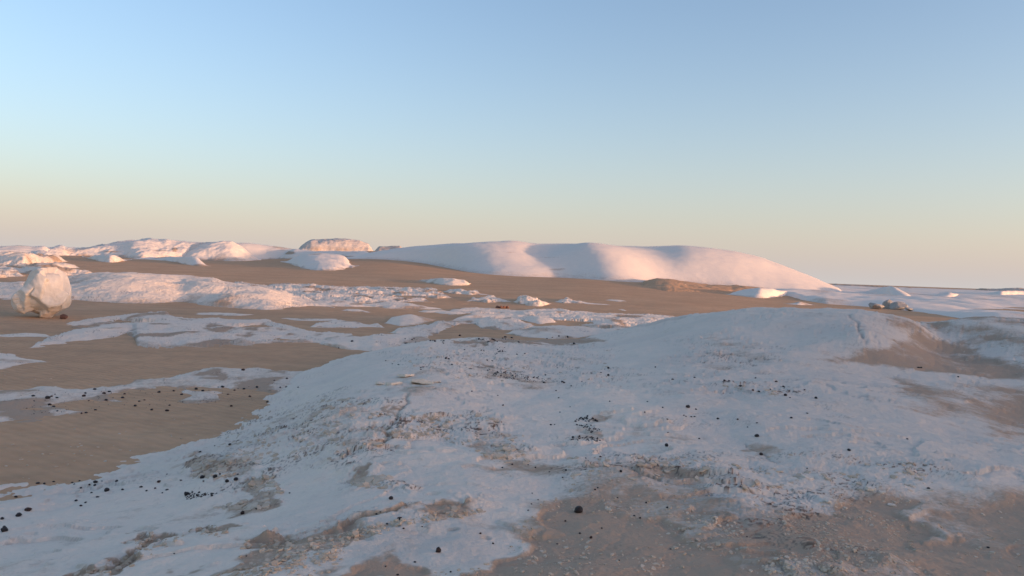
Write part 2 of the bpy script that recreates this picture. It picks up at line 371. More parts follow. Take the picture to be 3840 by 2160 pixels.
grey = np.clip(zones([([(2500,1280),(2900,1160),(4300,1150),(4300,1850),(3000,1900),(2500,1780)], .42, 260), ([(2520,1790),(2800,1880),(3150,2050),(3200,2200),(2800,2200),(2600,2000)], .8, 60), ([(1300,2060),(1560,1980),(1850,1930),(1900,2000),(1700,2120),(1300,2200)], .6, 50)], 1.) + .22 * sstep(0, .7, fbm(X / 3.5, Y / 3.5, 4, 131)), 0, 1)  # weathered grey chalk, with mild lens vignetting painted in over the right side
fl = np.clip(flaky + .30 * sstep(.1, .7, fbm(X / 1.6, Y / 1.6, 4, 77)), 0, 1)
nn = fbm(X / .55, Y / .38, 4, 51)
st = nn * 4.2; fr = st - np.floor(st); step = np.floor(st) + sstep(.0, .16, fr)
cr = (sstep(.0, .03, fr) * (1 - sstep(.13, .26, fr))) * sstep(.05, .4, gn(X / .8, Y / .5, 61) + .12)
calm = 1 - .75 * sstep(.55, .9, dust)
Z = Zb + (.075 * fbm(X / 2.6, Y / 2.6, 3, 11) + .026 * fbm(X / .7, Y / .7, 3, 15)) * sstep(1, 4, R_) + .006 * fbm(X / .16, Y / .16, 3, 19)
Z += fl * calm * (step * .020 - nn * 4.2 * .012)
# low ledges where whole beds have broken back
n2 = fbm(X / 2.6, Y / 1.5, 5, 501) * 2.6; f2 = n2 - np.floor(n2); lm = sstep(-.25, .25, gn(X / 1.9, Y / 1.9, 507)) * calm * (.55 + .45 * fl) * sstep(1.5, 4, R_)
Z += .055 * lm * (np.floor(n2) + sstep(0, .07, f2) - n2 * .75)
crack = sstep(-.02, .015, f2) * (1 - sstep(.05, .10, f2)) * lm * sstep(-.1, .4, gn(X / .5, Y / .5, 509)) * .55
near_sand = np.exp(-((Z - S(X, Y)) / .16) ** 2)
Z += near_sand * (.045 * fbm(X / .5, Y / .5, 4, 23) + .015 * fbm(X / .12, Y / .12, 2, 27))
Z += -.02 * sstep(.5, 1, dust)
crack = np.clip(np.maximum(crack, cr * fl * 1.7), 0, 1) * (1 - .6 * sstep(13, 20, R_)) * (.35 + .65 * calm)
# long joints in the rock
for pts, wd, dp in (([(380,2150),(450,2110),(540,2060),(650,2005)], .035, .05), ([(430,2160),(560,2080),(650,2020),(690,2000)], .015, .03),
                    ([(1530,1490),(1500,1545),(1460,1600),(1440,1660),(1395,1690)], .03, .04), ([(2330,1236),(2420,1222),(2520,1200),(2570,1190)], .05, .05),
                    ([(1250,2005),(1180,2020),(1050,2045),(890,2050)], .02, .03), ([(3185,1185),(3210,1215),(3230,1250),(3250,1275)], .04, .06),
                    ([(2790,1650),(2850,1690),(2910,1735)], .015, .02)):
    for (u0, v0), (u1, v1) in zip(pts[:-1], pts[1:]):
        e = np.array([u1 - u0, v1 - v0]); m = (U_ > min(u0, u1) - 60) & (U_ < max(u0, u1) + 60) & (V_ > min(v0, v1) - 40) & (V_ < max(v0, v1) + 40)
        uu = U_[m] + .22 * (Uj - U_)[m]; vv = V_[m] + .22 * (Vj - V_)[m]; t = np.clip(((uu - u0) * e[0] + (vv - v0) * e[1]) / (e @ e), 0, 1)
        d = np.hypot(uu - u0 - t * e[0], (vv - v0 - t * e[1]) * 2) * R_[m] / F
        w = np.exp(-(d / wd) ** 2); Z[m] -= .6 * dp * w; crack[m] = np.maximum(crack[m], .28 * w)
keep = Z > S(X, Y) - .25
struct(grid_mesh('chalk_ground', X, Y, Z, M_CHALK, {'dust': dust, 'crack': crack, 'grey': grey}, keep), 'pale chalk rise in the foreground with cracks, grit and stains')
GX, GY, GZ = X, Y, Z

from mathutils.bvhtree import BVHTree
def ground_z(x, y):
    """height of the foreground surface (chalk or sand) at a point"""
    a = math.atan2(x, y); r = math.hypot(x, y)
    zs = float(S(np.array(x), np.array(y)))
    j = int(np.searchsorted(az, a)); i = int(np.searchsorted(rr, r))
    if 0 < j < len(az) and 0 < i < len(rr):
        fj = (a - az[j - 1]) / (az[j] - az[j - 1]); fi = (r - rr[i - 1]) / (rr[i] - rr[i - 1])
        z = (GZ[i - 1, j - 1] * (1 - fj) + GZ[i - 1, j] * fj) * (1 - fi) + (GZ[i, j - 1] * (1 - fj) + GZ[i, j] * fj) * fi
        return max(float(z), zs)
    return zs
OUT = []     # (name, X, Y, Z) of the outcrops, to set stones on them

# ------------------------------------------------------------------ outcrops and hills
def loft(name, base, top, tap=34., frac=.6, maxD=5., rt=None, back=4., amp=.1, wl=1.5, prof=1.8, mat=None, smk=3, du=3., dust=.05, dustn=.5,
         holes=(), flat=None, rb=None, edge=None, strata=0., ext=260, ridge_amp=.5, step=0., rsm=0, lift=0., folds=(), anis=1., spots=(), rbc=None):
    base = list(base); top = list(top); mat = mat or M_CHALK; t0 = base[0][0] != 0; t1 = base[-1][0] != 3840
    if base[0][0] == 0: base.insert(0, (-ext, base[0][1] - 4)); top.insert(0, (-ext, top[0][1]))
    if base[-1][0] == 3840: base.append((3840 + ext, base[-1][1] + 6)); top.append((3840 + ext, top[-1][1] + 4))
    u = np.arange(base[0][0], base[-1][0] + du, du)
    vb = smooth1(interp(base, u), smk); vt = np.minimum(smooth1(interp(top, u), smk), vb - .05)
    tp = (sstep(0, tap, u - u[0]) if t0 else 1) * (sstep(0, tap, u[-1] - u) if t1 else 1); vt = vb - (vb - vt) * np.maximum(tp, .003)
    r_b, dxb, dyb, tb = hit(u, vb) if rb is None else (np.full(u.shape, float(rb)),) + hit(u, vb)[1:]
    r_s, dxt, dyt, tt = hit(u, vt)
    gap = np.maximum(vb - vt, .05)
    nrow = int(np.clip(gap.max() / 1.4, 14, 90)); T = np.linspace(0, 1, nrow)[:, None]
    if rt is None:
        D = np.minimum(np.maximum(r_s - r_b, .02) * frac, maxD * (1 - np.exp(-gap / 10)))
        r_t = r_b + D
    else:
        r_t = np.broadcast_to(np.asarray(rt if not callable(rt) else rt(u), float), u.shape); r_b = np.minimum(r_b, r_t - 18 * (1 - np.exp(-gap / 25)) - .5); D = r_t - r_b
    if rbc is not None: r_b = interp(rbc, u)
    if rsm: r_b = smooth1(r_b, min(rsm, (len(u) - 1) // 2)); r_b = np.minimum(r_b, r_t - .5)
    zt = EYE + tt * r_t
    xb, yb, xt, yt = dxb * r_b, dyb * r_b, dxt * r_t, dyt * r_t
    zb = S(xb, yb) if rb is None else EYE + tb * r_b
    e = edge if edge is not None else .12 * np.minimum(1, D)
    rows = []
    # skirt below the sand, face, back
    for k in (-.25, -.08): rows.append((xb + (xt - xb) * k, yb + (yt - yb) * k, zb + (k * 1.2) * np.maximum(zt - zb, .08) * (1 if rb is None else 3), np.zeros_like(u)))
    for t in T[:, 0]:
        p = 1 - (1 - t) ** prof
        rows.append((xb + (xt - xb) * t, yb + (yt - yb) * t, zb + (zt - zb) * p, np.full(u.shape, t)))
    rx = dxt; ry = dyt; Bk = back * (1 - np.exp(-gap / 12))
    for s in np.linspace(0, 1, 13)[1:]:
        x = xt + rx * Bk * s; y = yt + ry * Bk * s
        rows.append((x, y, zt - (zt - np.minimum(S(x, y), zt) + .35) * (s * s * (3 - 2 * s)), np.full(u.shape, 1 + s)))
    X, Y, Z, TT = (np.array([r[i] for r in rows]) for i in range(4))
    sd = int(abs(hash(tuple(base[1]))) % 997) if False else int((base[1][0] * 7 + base[1][1] * 13) % 997)
    w = np.where(TT > 1, 1.0, ridge_amp + (1 - ridge_amp) * (1 - TT)) * np.minimum(1, .35 + gap / 25)[None]
    rel = np.minimum(amp, .75 * np.maximum(zt - zb, .02) + .02)[None]
    nz = fbm(X / (wl * anis), Y / wl, 5, sd, .55)
    Z = Z + rel * nz * w
    if rb is None: Z[0] = np.minimum(Z[0], S(X[0], Y[0]) - .5); Z[1] = np.minimum(Z[1], S(X[1], Y[1]) - .04)
    if step:
        q = fbm(X / (wl * .8), Y / (wl * 1.6), 4, sd + 3) * 3.5; Z = Z + step * w * (np.floor(q) + sstep(0, .2, q - np.floor(q)) - q * .6)
    for pl, fa, wl_, wr_ in folds:
        pf = np.array(sorted([(b_, a_) for a_, b_ in pl])); ul = np.interp(np.clip(TT, 0, 1), pf[:, 0], pf[:, 1]); dxu = u[None] - ul
        Z = Z + fa * np.where(dxu < 0, np.exp(-(dxu / wl_) ** 2), np.exp(-(dxu / wr_) ** 2)) * sstep(0, .3, TT) * (1 - .96 * sstep(.33, .9, TT)) * (TT <= 1.0001)
    if lift: Z = Z + lift * sstep(0, .06, TT) * (TT <= 1) * np.minimum(1, gap / 12)[None] + lift * (TT > 1) * (2 - TT)
    if rb is None: Z[0] = np.minimum(Z[0], S(X[0], Y[0]) - .5)
    U2, V2 = project(X, Y, Z)
    for hu, hv, ru, rv, dpth in holes:
        Z = Z - dpth * np.exp(-((((U2 - hu) / ru) ** 2 + ((V2 - hv) / rv) ** 2) ** 2))
    d = dust + dustn * sstep(.05, .75, fbm(X / (wl * 1.3), Y / (wl * 2.2), 4, sd + 50)) + .35 * (1 - sstep(0, .12, TT))
    for hu, hv, ru, rv, am in spots: d = d + am * np.exp(-((((U2 - hu) / ru) ** 2 + ((V2 - hv) / rv) ** 2) ** 2)) * (TT <= 1)
    if strata: d = d + strata * sstep(-.1, .3, gn(Z * 1.1 + .3 * nz, Z * 0 + 3.3, sd + 9))
    q = fbm(X / (wl * .35), Y / (wl * .25), 3, sd + 70) * 3.5; fq = q - np.floor(q)
    ck = sstep(0, .03, fq) * (1 - sstep(.08, .2, fq)) * sstep(.15, .6, gn(X / wl * 1.7, Y / wl * 1.7, sd + 80)) * (1.0 if mat is M_CHALK else .0)
    o = grid_mesh(name, X, Y, Z, mat, {'dust': np.clip(d, 0, 1), 'crack': np.clip(ck, 0, 1) * .8})
    OUT.append((X, Y, Z)); return o

OC = 'rock outcrop'
# --- beside and beyond the near sand
def outcrop(label, base, top, **k): return tag(loft('chalk_outcrop', base, top, **k), label, OC)
outcrop('flat grit-strewn chalk shelf running across the near sand at left',
        [(0,1592),(100,1590),(200,1572),(300,1548),(480,1503),(600,1486),(700,1512),(780,1510),(850,1490),(920,1500),(1000,1500),(1080,1475),(1180,1450),(1290,1425),(1360,1400)],
        [(0,1478),(200,1466),(330,1475),(450,1453),(640,1427),(700,1410),(800,1390),(900,1388),(1000,1395),(1100,1405),(1200,1412),(1280,1405),(1360,1396)],
        frac=.88, maxD=9, amp=.05, wl=.9, dust=.30, dustn=.9, prof=1.2, holes=[(560,1480,130,22,.15),(930,1480,110,18,.12),(330,1520,120,18,.06),(760,1455,50,9,.1)])
outcrop('small white chalk tip at the left edge beside the near sand', [(0,1387),(60,1373),(110,1361),(185,1357)], [(0,1330),(50,1335),(90,1350),(185,1355)], frac=.75, amp=.04, wl=1.)
outcrop('thin pale chalk streak in the sand left of the arrow-shaped outcrop', [(0,1263),(100,1266),(200,1263)], [(0,1255),(100,1250),(200,1259)], frac=.8, amp=.03)
outcrop('arrow-shaped white chalk outcrop in front of the boulder', [(105,1306),(180,1300),(290,1280),(320,1286),(440,1262),(480,1246),(540,1238)], [(105,1302),(190,1268),(250,1246),(330,1228),(420,1220),(480,1218),(540,1225)], frac=.72, amp=.08, wl=1.2)
outcrop('long broken chalk bank full of grit in the middle left',
        [(230,1219),(300,1232),(450,1234),(500,1262),(515,1292),(560,1300),(690,1302),(780,1296),(870,1286),(1000,1292),(1080,1280),(1180,1286),(1250,1298),(1350,1310)],
        [(230,1214),(330,1200),(400,1188),(500,1181),(560,1172),(620,1173),(660,1188),(700,1195),(860,1197),(1000,1199),(1040,1212),(1150,1243),(1280,1255),(1350,1262)],
        frac=.88, maxD=14, amp=.07, wl=1.1, anis=2., dust=.14, dustn=.8, step=.025, holes=[(500,1200,90,6,.3),(950,1218,80,6,.25)])
outcrop('rounded white chalk knoll touching the tip of the foreground rise',
        [(1190,1290),(1320,1312),(1400,1324),(1440,1314),(1500,1302),(1640,1300)], [(1190,1280),(1260,1268),(1350,1262),(1400,1258),(1470,1254),(1530,1262),(1570,1268),(1640,1278)], frac=.6, amp=.09, wl=1.4)
outcrop('narrow ribbon of broken chalk in the sand left of the small dome', [(1150,1228),(1230,1229),(1320,1231),(1380,1227),(1445,1229)], [(1150,1223),(1220,1208),(1280,1202),(1330,1210),(1380,1218),(1445,1215)], frac=.7, amp=.06, wl=1., dustn=.8)
outcrop('small smooth white chalk dome with a shaded left side', [(1438,1211),(1500,1223),(1550,1219),(1600,1209),(1650,1196)], [(1438,1197),(1460,1190),(1510,1181),(1545,1180),(1580,1189),(1620,1196),(1650,1193)], frac=.5, amp=.05, wl=1.6)
outcrop('hollow-fronted chalk bank curving round a pocket of sand',
        [(1455,1247),(1520,1259),(1555,1266),(1600,1266),(1640,1251),(1680,1233),(1720,1216),(1780,1214),(1800,1229),(1850,1241),(1900,1241),(1960,1236),(2020,1224)],
        [(1455,1244),(1520,1230),(1600,1222),(1640,1206),(1700,1205),(1800,1195),(1840,1192),(1920,1196),(1980,1214),(2020,1222)], frac=.74, maxD=8, amp=.09, wl=1.2, anis=1.6, dustn=.7, step=.03)
outcrop('white chalk bank with dark pebbles along its foot beside the foreground rise',
        [(1890,1249),(1960,1263),(2050,1271),(2150,1269),(2220,1259),(2320,1263),(2420,1262)], [(1890,1246),(1960,1234),(2000,1222),(2100,1225),(2200,1229),(2250,1236),(2320,1230),(2420,1222)], frac=.55, amp=.07, wl=1.5)
outcrop('low grey-white chalk hump tapering right behind the sand pocket', [(1685,1203),(1800,1196),(1900,1196),(1960,1201),(2020,1216),(2060,1213),(2095,1208)], [(1685,1201),(1740,1183),(1800,1178),(1900,1176),(2000,1184),(2060,1192),(2095,1205)], frac=.6, amp=.06, wl=1.8)
outcrop('long low chalk bank behind the hump joining the right-hand rise',
        [(1660,1175),(1700,1179),(1800,1180),(1860,1182),(1960,1184),(2000,1188),(2080,1200),(2200,1222),(2300,1235),(2400,1235),(2560,1230)],
        [(1660,1172),(1740,1154),(1850,1160),(1930,1165),(2000,1163),(2100,1162),(2150,1167),(2200,1169),(2260,1176),(2400,1179),(2560,1188)], frac=.84, maxD=16, amp=.11, wl=1.7, anis=2., dustn=.8, step=.03, holes=[(2160,1205,60,6,.3)])
# --- second line
outcrop('long white chalk wall behind the boulder, the largest in the middle left',
        [(0,1121),(80,1126),(260,1126),(350,1131),(440,1136),(560,1136),(640,1134),(675,1131),(750,1141),(900,1156),(1010,1166),(1080,1157),(1150,1151),(1255,1151)],
        [(0,1060),(90,1055),(160,1075),(240,1040),(350,1026),(480,1020),(600,1030),(720,1035),(800,1045),(850,1056),(1000,1080),(1080,1100),(1150,1125),(1255,1148)], frac=.70, maxD=9, amp=.15, wl=2.2, anis=1.6, dustn=.4, back=8, step=.03, rsm=22, smk=8)
outcrop('broad ragged chalk field catching warm light right of the long wall',
        [(850,1092),(1000,1107),(1150,1108),(1300,1112),(1400,1110),(1480,1110),(1560,1113),(1640,1117),(1700,1117)],
        [(850,1058),(1000,1069),(1070,1065),(1150,1068),(1280,1078),(1400,1077),(1440,1075),(1510,1082),(1560,1081),(1640,1088),(1660,1100),(1700,1114)], frac=.86, maxD=18, amp=.17, wl=1.5, anis=2.2, dustn=.95, dust=.12, ridge_amp=.9, step=.05)
outcrop('ragged chalk strip with dark cracks below the broad chalk field', [(980,1122),(1150,1132),(1300,1136),(1450,1134),(1560,1131),(1625,1134)], [(980,1100),(1150,1097),(1300,1102),(1450,1112),(1540,1121),(1590,1118),(1625,1130)], frac=.86, maxD=14, amp=.14, wl=1.3, anis=2.2, dustn=.95, ridge_amp=.9, step=.04)
outcrop('tapering chalk tongue ending in a point above the thin streak', [(1130,1142),(1260,1149),(1380,1153),(1450,1156),(1560,1159),(1675,1162)], [(1130,1130),(1250,1128),(1380,1139),(1490,1130),(1560,1142),(1620,1152),(1675,1160)], frac=.78, maxD=8, amp=.09, wl=1.2, anis=2., dustn=.6)
outcrop('thin pale chalk streak lying flat below the tapering tongue', [(1275,1164),(1340,1170),(1402,1173)], [(1275,1156),(1340,1161),(1402,1171)], frac=.85, amp=.04)
outcrop('low sunlit chalk block, first of the row of small crags', [(1650,1093),(1700,1101),(1760,1106),(1800,1105),(1848,1107)], [(1650,1090),(1700,1085),(1725,1084),(1755,1092),(1790,1091),(1800,1101),(1848,1105)], frac=.5, amp=.22, wl=1.2, smk=1)
outcrop('small crag with a sunlit crown above the red-brown stones', [(1742,1130),(1790,1132),(1840,1135),(1880,1133),(1925,1130)], [(1742,1128),(1765,1118),(1790,1120),(1830,1112),(1850,1113),(1880,1122),(1925,1128)], frac=.5, amp=.2, wl=1.1, smk=1)
outcrop('tallest of the small crags, in two steps, right of the red-brown stones', [(1918,1130),(1950,1141),(2000,1148),(2022,1151),(2072,1137)], [(1918,1127),(1940,1112),(1975,1108),(2000,1117),(2030,1128),(2072,1135)], frac=.5, amp=.25, wl=1.2, smk=1)
outcrop('small crag with a nipple-shaped top and a long tail to the right', [(2073,1131),(2110,1137),(2150,1138),(2240,1142),(2302,1145)], [(2073,1126),(2110,1122),(2126,1114),(2140,1122),(2160,1130),(2240,1138),(2302,1143)], frac=.5, amp=.12, wl=1.1, smk=1)
outcrop('lone lens-shaped chalk mound on the open sand before the big hill', [(1553,1052),(1610,1061),(1660,1069),(1700,1071),(1760,1069),(1770,1057)], [(1553,1050),(1610,1048),(1640,1043),(1700,1043),(1730,1050),(1770,1054)], frac=.5, amp=.15, wl=3.)
outcrop('flat pale patch of chalk at the right of the crags', [(2260,1126),(2320,1131),(2360,1130)], [(2260,1121),(2320,1124),(2360,1128)], frac=.9, amp=.03)
outcrop('short bright chalk sliver on the sand just above the right-hand rise', [(2300,1160),(2340,1166),(2365,1168)], [(2300,1158),(2340,1160),(2365,1166)], frac=.85, amp=.02)
outcrop('flat broken chalk patch left of the tapering tongue', [(700,1178),(800,1183),(900,1184),(960,1180)], [(700,1174),(800,1172),(900,1176),(960,1178)], frac=.9, amp=.04, wl=1., dustn=.8)
outcrop('low white chalk hump between the tapering tongue and the long low bank', [(1560,1168),(1620,1175),(1690,1180),(1760,1176)], [(1560,1164),(1620,1163),(1690,1168),(1760,1174)], frac=.75, amp=.06, wl=1.2, dustn=.7)
outcrop('pale ragged chalk strip just left of the small smooth dome', [(1040,1195),(1150,1204),(1250,1203),(1300,1199)], [(1040,1192),(1150,1194),(1250,1196),(1300,1197)], frac=.9, amp=.04, wl=1., dustn=.8)
# --- far left bands
for lab, b, t in (
   ('sunlit chalk ledge at the far left edge, just below the skyline', [(0,976),(80,979),(165,968)], [(0,946),(40,942),(80,945),(120,955),(165,965)]),
   ('broad sunlit chalk hump at the far left, above the boulder', [(0,996),(90,1001),(180,987),(262,980)], [(0,965),(60,950),(110,950),(160,963),(200,955),(240,968),(262,978)]),
   ('sunlit chalk wedge right above the boulder top', [(70,1004),(150,1011),(250,1007),(310,1005)], [(70,1000),(150,992),(210,982),(245,988),(300,1000),(310,1003)]),
   ('low ragged sunlit chalk band behind the boulder top', [(0,1019),(80,1023),(200,1036),(330,1031),(362,1023)], [(0,1003),(40,1000),(80,1010),(150,1000),(220,1005),(300,1012),(362,1020)]),
   ('small sunlit chalk tip at the left edge beside the boulder', [(0,1041),(60,1038),(97,1035)], [(0,1018),(30,1012),(70,1020),(97,1032)])):
    outcrop(lab, b, t, frac=.55, maxD=7, amp=.3, wl=2.6, dust=.12, dustn=.7, step=.05)

# --- the hills
def hill(label, base, top, **k):
    k.setdefault('mat', M_HILL); k.setdefault('du', 4.); k.setdefault('rsm', 14); k.setdefault('tap', 60.)
    return struct(loft('chalk_hill', base, top, **k), label)
hill('orange sunlit chalk ridge at the far left skyline', [(0,952),(60,952),(140,950),(200,948),(215,946)], [(0,922),(60,921),(120,925),(200,919),(206,930),(215,944)], rt=190, amp=.3, wl=7., back=20, smk=1)
hill('long low chalk hill on the left skyline', [(90,962),(190,960),(250,957),(320,950),(380,955),(480,967),(520,970),(640,972),(740,974),(880,974)],
     [(90,945),(190,930),(230,921),(250,929),(330,927),(420,912),(490,900),(560,897),(600,900),(625,896),(660,900),(720,908),(760,913),(820,925),(880,955)], rt=205, amp=.6, wl=6.5, back=30, dustn=.35, step=.12, spots=[(600,940,30,3,.5),(655,936,13,9,.7),(420,944,40,3,.6)])
hill('pointed sunlit chalk hill at the right end of the left skyline', [(640,968),(730,970),(840,972),(930,972),(980,970)], [(640,940),(730,915),(800,908),(840,904),(870,905),(900,920),(930,943),(980,967)], rt=200, amp=.5, wl=6., back=25, dustn=.3, step=.1)
hill('shaded chalk ridge behind the pointed hill', [(780,945),(920,945),(1000,950),(1020,956),(1060,962),(1120,968),(1180,968)], [(780,910),(930,911),(980,917),(1060,928),(1110,935),(1180,944)], rt=235, amp=.3, wl=9., back=25)
hill('white chalk tongue in front of the left skyline hill', [(308,959),(330,971),(390,983),(410,987),(450,983),(495,971)], [(308,957),(340,955),(400,958),(420,955),(445,965),(495,970)], frac=.5, maxD=10, amp=.3, wl=4.)
hill('chalk spur with a round sunlit nose pushing out over the sand', [(480,971),(560,973),(640,979),(700,993),(740,998),(785,998),(792,997)], [(480,967),(640,964),(720,961),(755,968),(780,982),(792,995)], frac=.5, maxD=12, amp=.2, wl=5.)
hill('white chalk apron below the flat-topped mesa', [(1045,962),(1100,966),(1180,968),(1250,966),(1310,967),(1420,966)], [(1045,930),(1110,935),(1180,941),(1300,944),(1420,942)], rt=225, amp=.4, wl=10., back=30, spots=[(1083,948,24,6,1.),(1225,960,22,5,.9),(1300,962,30,3,.9)])
hill('low chalk lobe with a warm right side below the mesa', [(1052,979),(1090,987),(1110,1001),(1160,1013),(1230,1018),(1290,1011),(1345,993)], [(1052,974),(1110,962),(1150,952),(1200,950),(1270,955),(1310,968),(1345,989)], rt=172, amp=.25, wl=6., back=15)
hill('big smooth chalk hill filling the centre skyline, tapering down to the right',
     [(1240,974),(1310,970),(1370,973),(1400,982),(1460,979),(1560,978),(1650,982),(1700,1012),(1740,1032),(1850,1039),(1950,1036),(2050,1032),(2100,1036),(2150,1046),(2200,1058),(2250,1067),(2310,1069),(2370,1063),(2420,1056),(2500,1056),(2600,1064),(2640,1070),(2790,1071),(2870,1083),(3000,1093),(3180,1099)],
     [(1240,970),(1330,958),(1400,945),(1480,932),(1560,922),(1700,913),(1800,914),(1870,911),(1910,905),(1950,907),(1985,913),(2020,916),(2100,915),(2200,917),(2260,922),(2300,923),(2400,925),(2560,922),(2650,929),(2760,944),(2850,964),(2950,999),(3050,1040),(3120,1071),(3180,1097)],
     rbc=[(1240,176),(1500,168),(1640,158),(1740,138),(1850,129),(1980,129),(2100,135),(2180,132),(2280,126),(2370,128),(2480,139),(2600,142),(2800,144),(3000,148),(3180,160)], rt=lambda u: 198 + 6 * sstep(2300, 2700, u) - 20 * sstep(2850, 3180, u), amp=.20, wl=18., prof=1.5, back=45, dust=0, dustn=.05, smk=7, rsm=24, tap=40., spots=[(2090,1010,34,4,.5),(1915,946,24,2.5,.4),(2060,965,50,2,.4)],
     folds=[([(1540,0),(1640,.15),(1840,.5),(1985,1)], 2.3, 230, 230), ([(2170,0),(2190,.2),(2235,.6),(2215,1)], 2.5, 130, 200), ([(2640,0),(2590,.5),(2580,1)], 2.0, 130, 280)])
hill('smooth cone-shaped chalk hillock with a sunlit right edge', [(3140,1103),(3250,1110),(3330,1119),(3400,1125),(3460,1127)], [(3140,1100),(3250,1090),(3300,1081),(3335,1073),(3355,1076),(3385,1090),(3420,1108),(3460,1125)], frac=.3, maxD=10, amp=.15, wl=6., back=12, dustn=.1)
hill('low rounded chalk hump at the right foot of the big hill', [(2712,1102),(2790,1111),(2850,1119),(2900,1117),(2960,1107),(3000,1101)], [(2712,1100),(2760,1092),(2800,1084),(2850,1080),(2900,1083),(2920,1089),(2960,1093),(3000,1098)], frac=.4, maxD=9, amp=.12, wl=4., dustn=.15)
azr = np.radians(np.arange(14, 48, .09)); rq = np.geomspace(30, 850, 260); A_, R_ = np.meshgrid(azr, rq); X = R_ * np.sin(A_); Y = R_ * np.cos(A_)
uq = 1920 + F * np.tan(azr); rn = smooth1(hit(uq, interp([(2780,1100),(2880,1104),(2960,1113),(3020,1131),(3100,1146),(3250,1156),(3400,1172),(3600,1195),(3840,1215),(5200,1300)], np.minimum(uq, 5200)))[0], 6)[None]
hh = -.35 + .75 * sstep(0, .12, (R_ - rn) / rn) * sstep(17.3, 19.5, np.degrees(A_)) + .24 * fbm(X / 22, Y / 22, 4, 301) + .30 * fbm(X / 10, Y / 10, 4, 305) * sstep(260, 120, R_) - .5 * sstep(.15, .6, fbm(X / 30, Y / 60, 3, 311)) + .25 * sstep(60, 250, R_) * sstep(17.3, 19.5, np.degrees(A_))
struct(grid_mesh('chalk_flat', X, Y, S(X, Y) + hh, M_HILL, {'dust': .04 + .35 * sstep(.1, .7, fbm(X / 9, Y / 25, 4, 321)), 'crack': X * 0}, hh > -.6), 'wide white chalk flat reaching to the right-hand horizon')
hill('low white chalk mound out on the right-hand flat, right of the cone', [(3470,1114),(3560,1120),(3650,1116)], [(3470,1111),(3520,1102),(3560,1097),(3600,1103),(3650,1113)], frac=.3, maxD=14, amp=.2, wl=5., dustn=.15)
hill('long low chalk mound on the flat near the right edge', [(3660,1108),(3760,1113),(3840,1113)], [(3660,1104),(3740,1092),(3800,1089),(3840,1091)], frac=.3, maxD=16, amp=.25, wl=7., dustn=.15)
hill('thin white chalk strip in the sand below the right-hand flat', [(2938,1138),(3000,1145),(3065,1143)], [(2938,1136),(3000,1132),(3065,1141)], frac=.8, amp=.05)
tag(loft('chalk_outcrop', [(3735,1136),(3760,1138),(3782,1136)], [(3735,1134),(3750,1130),(3758,1129),(3782,1135)], frac=.3, amp=.05, du=2.), 'tiny white chalk cone out on the right-hand flat', OC)
# far tables of rock
def mesa(label, base, top, rt, **k): return struct(loft('mesa', base, top, rt=rt, rb=rt - k.pop('depth', 25), mat=M_MESA, du=3., **k), label)
mesa('flat-topped mesa with a sunlit right-hand cliff', [(1100,950),(1160,950),(1250,952),(1350,952),(1412,950)], [(1100,934),(1130,922),(1150,908),(1165,902),(1200,900),(1215,897),(1260,896),(1300,900),(1350,905),(1380,915),(1398,928),(1412,938)], 330, amp=.6, wl=9., prof=4., back=40, dust=.0, dustn=.25, strata=.3, smk=0, step=.12)
mesa('low dark table of rock on the skyline between mesa and big hill', [(1390,950),(1450,950),(1530,950)], [(1390,932),(1420,926),(1470,923),(1500,923),(1530,935)], 480, amp=.8, wl=12., prof=3., back=40, dust=.4, smk=1)
mesa('long low table of rock on the skyline behind the cone', [(3080,1100),(3200,1102),(3400,1104),(3520,1104)], [(3080,1066),(3130,1067),(3220,1070),(3300,1075),(3420,1083),(3520,1092)], 620, amp=1.2, wl=16., prof=3., back=60, dust=.2, strata=.4, smk=1)
mesa('low table of rock on the skyline at the right edge', [(3630,1100),(3700,1100),(3840,1102)], [(3630,1092),(3680,1083),(3760,1083),(3800,1079),(3840,1082)], 800, amp=1.2, wl=16., prof=3., back=60, dust=.4, smk=1)
# sand banked up against the big hill
def drift(label, base, top, **k): return struct(loft('sand_drift', base, top, mat=M_SAND, dust=1, du=4., **k), label)
drift('dark sand hump with stones banked against the right lobe', [(2385,1072),(2500,1092),(2700,1094),(2890,1090)], [(2385,1068),(2420,1052),(2460,1044),(2510,1046),(2570,1055),(2650,1067),(2800,1072),(2890,1083)], rt=130, amp=.12, wl=2.2, prof=1.4, back=14, smk=4)
# the rise off to the right that keeps the foreground in evening shade
al, la = np.meshgrid(np.linspace(-26, 30, 60), np.linspace(-52, 46, 110)); ca, sa = math.cos(math.radians(SUN_AZ - 90)), math.sin(math.radians(SUN_AZ - 90))
X = (60 + al) * ca + la * sa; Y = -(60 + al) * sa + la * ca
nz = fbm(X / 12, Y / 12, 4, 3)
Zh = -.6 + (7.6 + .5 * nz) * np.exp(-(al / 15) ** 4 * .6) * sstep(-52, -28, la) * (1 - sstep(27, 43, la + 3 * nz)) * (1 - .12 * (al / 20) ** 2) + .15 * fbm(X / 3, Y / 3, 3, 8)
struct(grid_mesh('chalk_hill', X, Y, Zh, M_HILL, {'dust': X * 0 + .1, 'crack': X * 0}), 'broad chalk hill beside the viewpoint, out of view to the right')

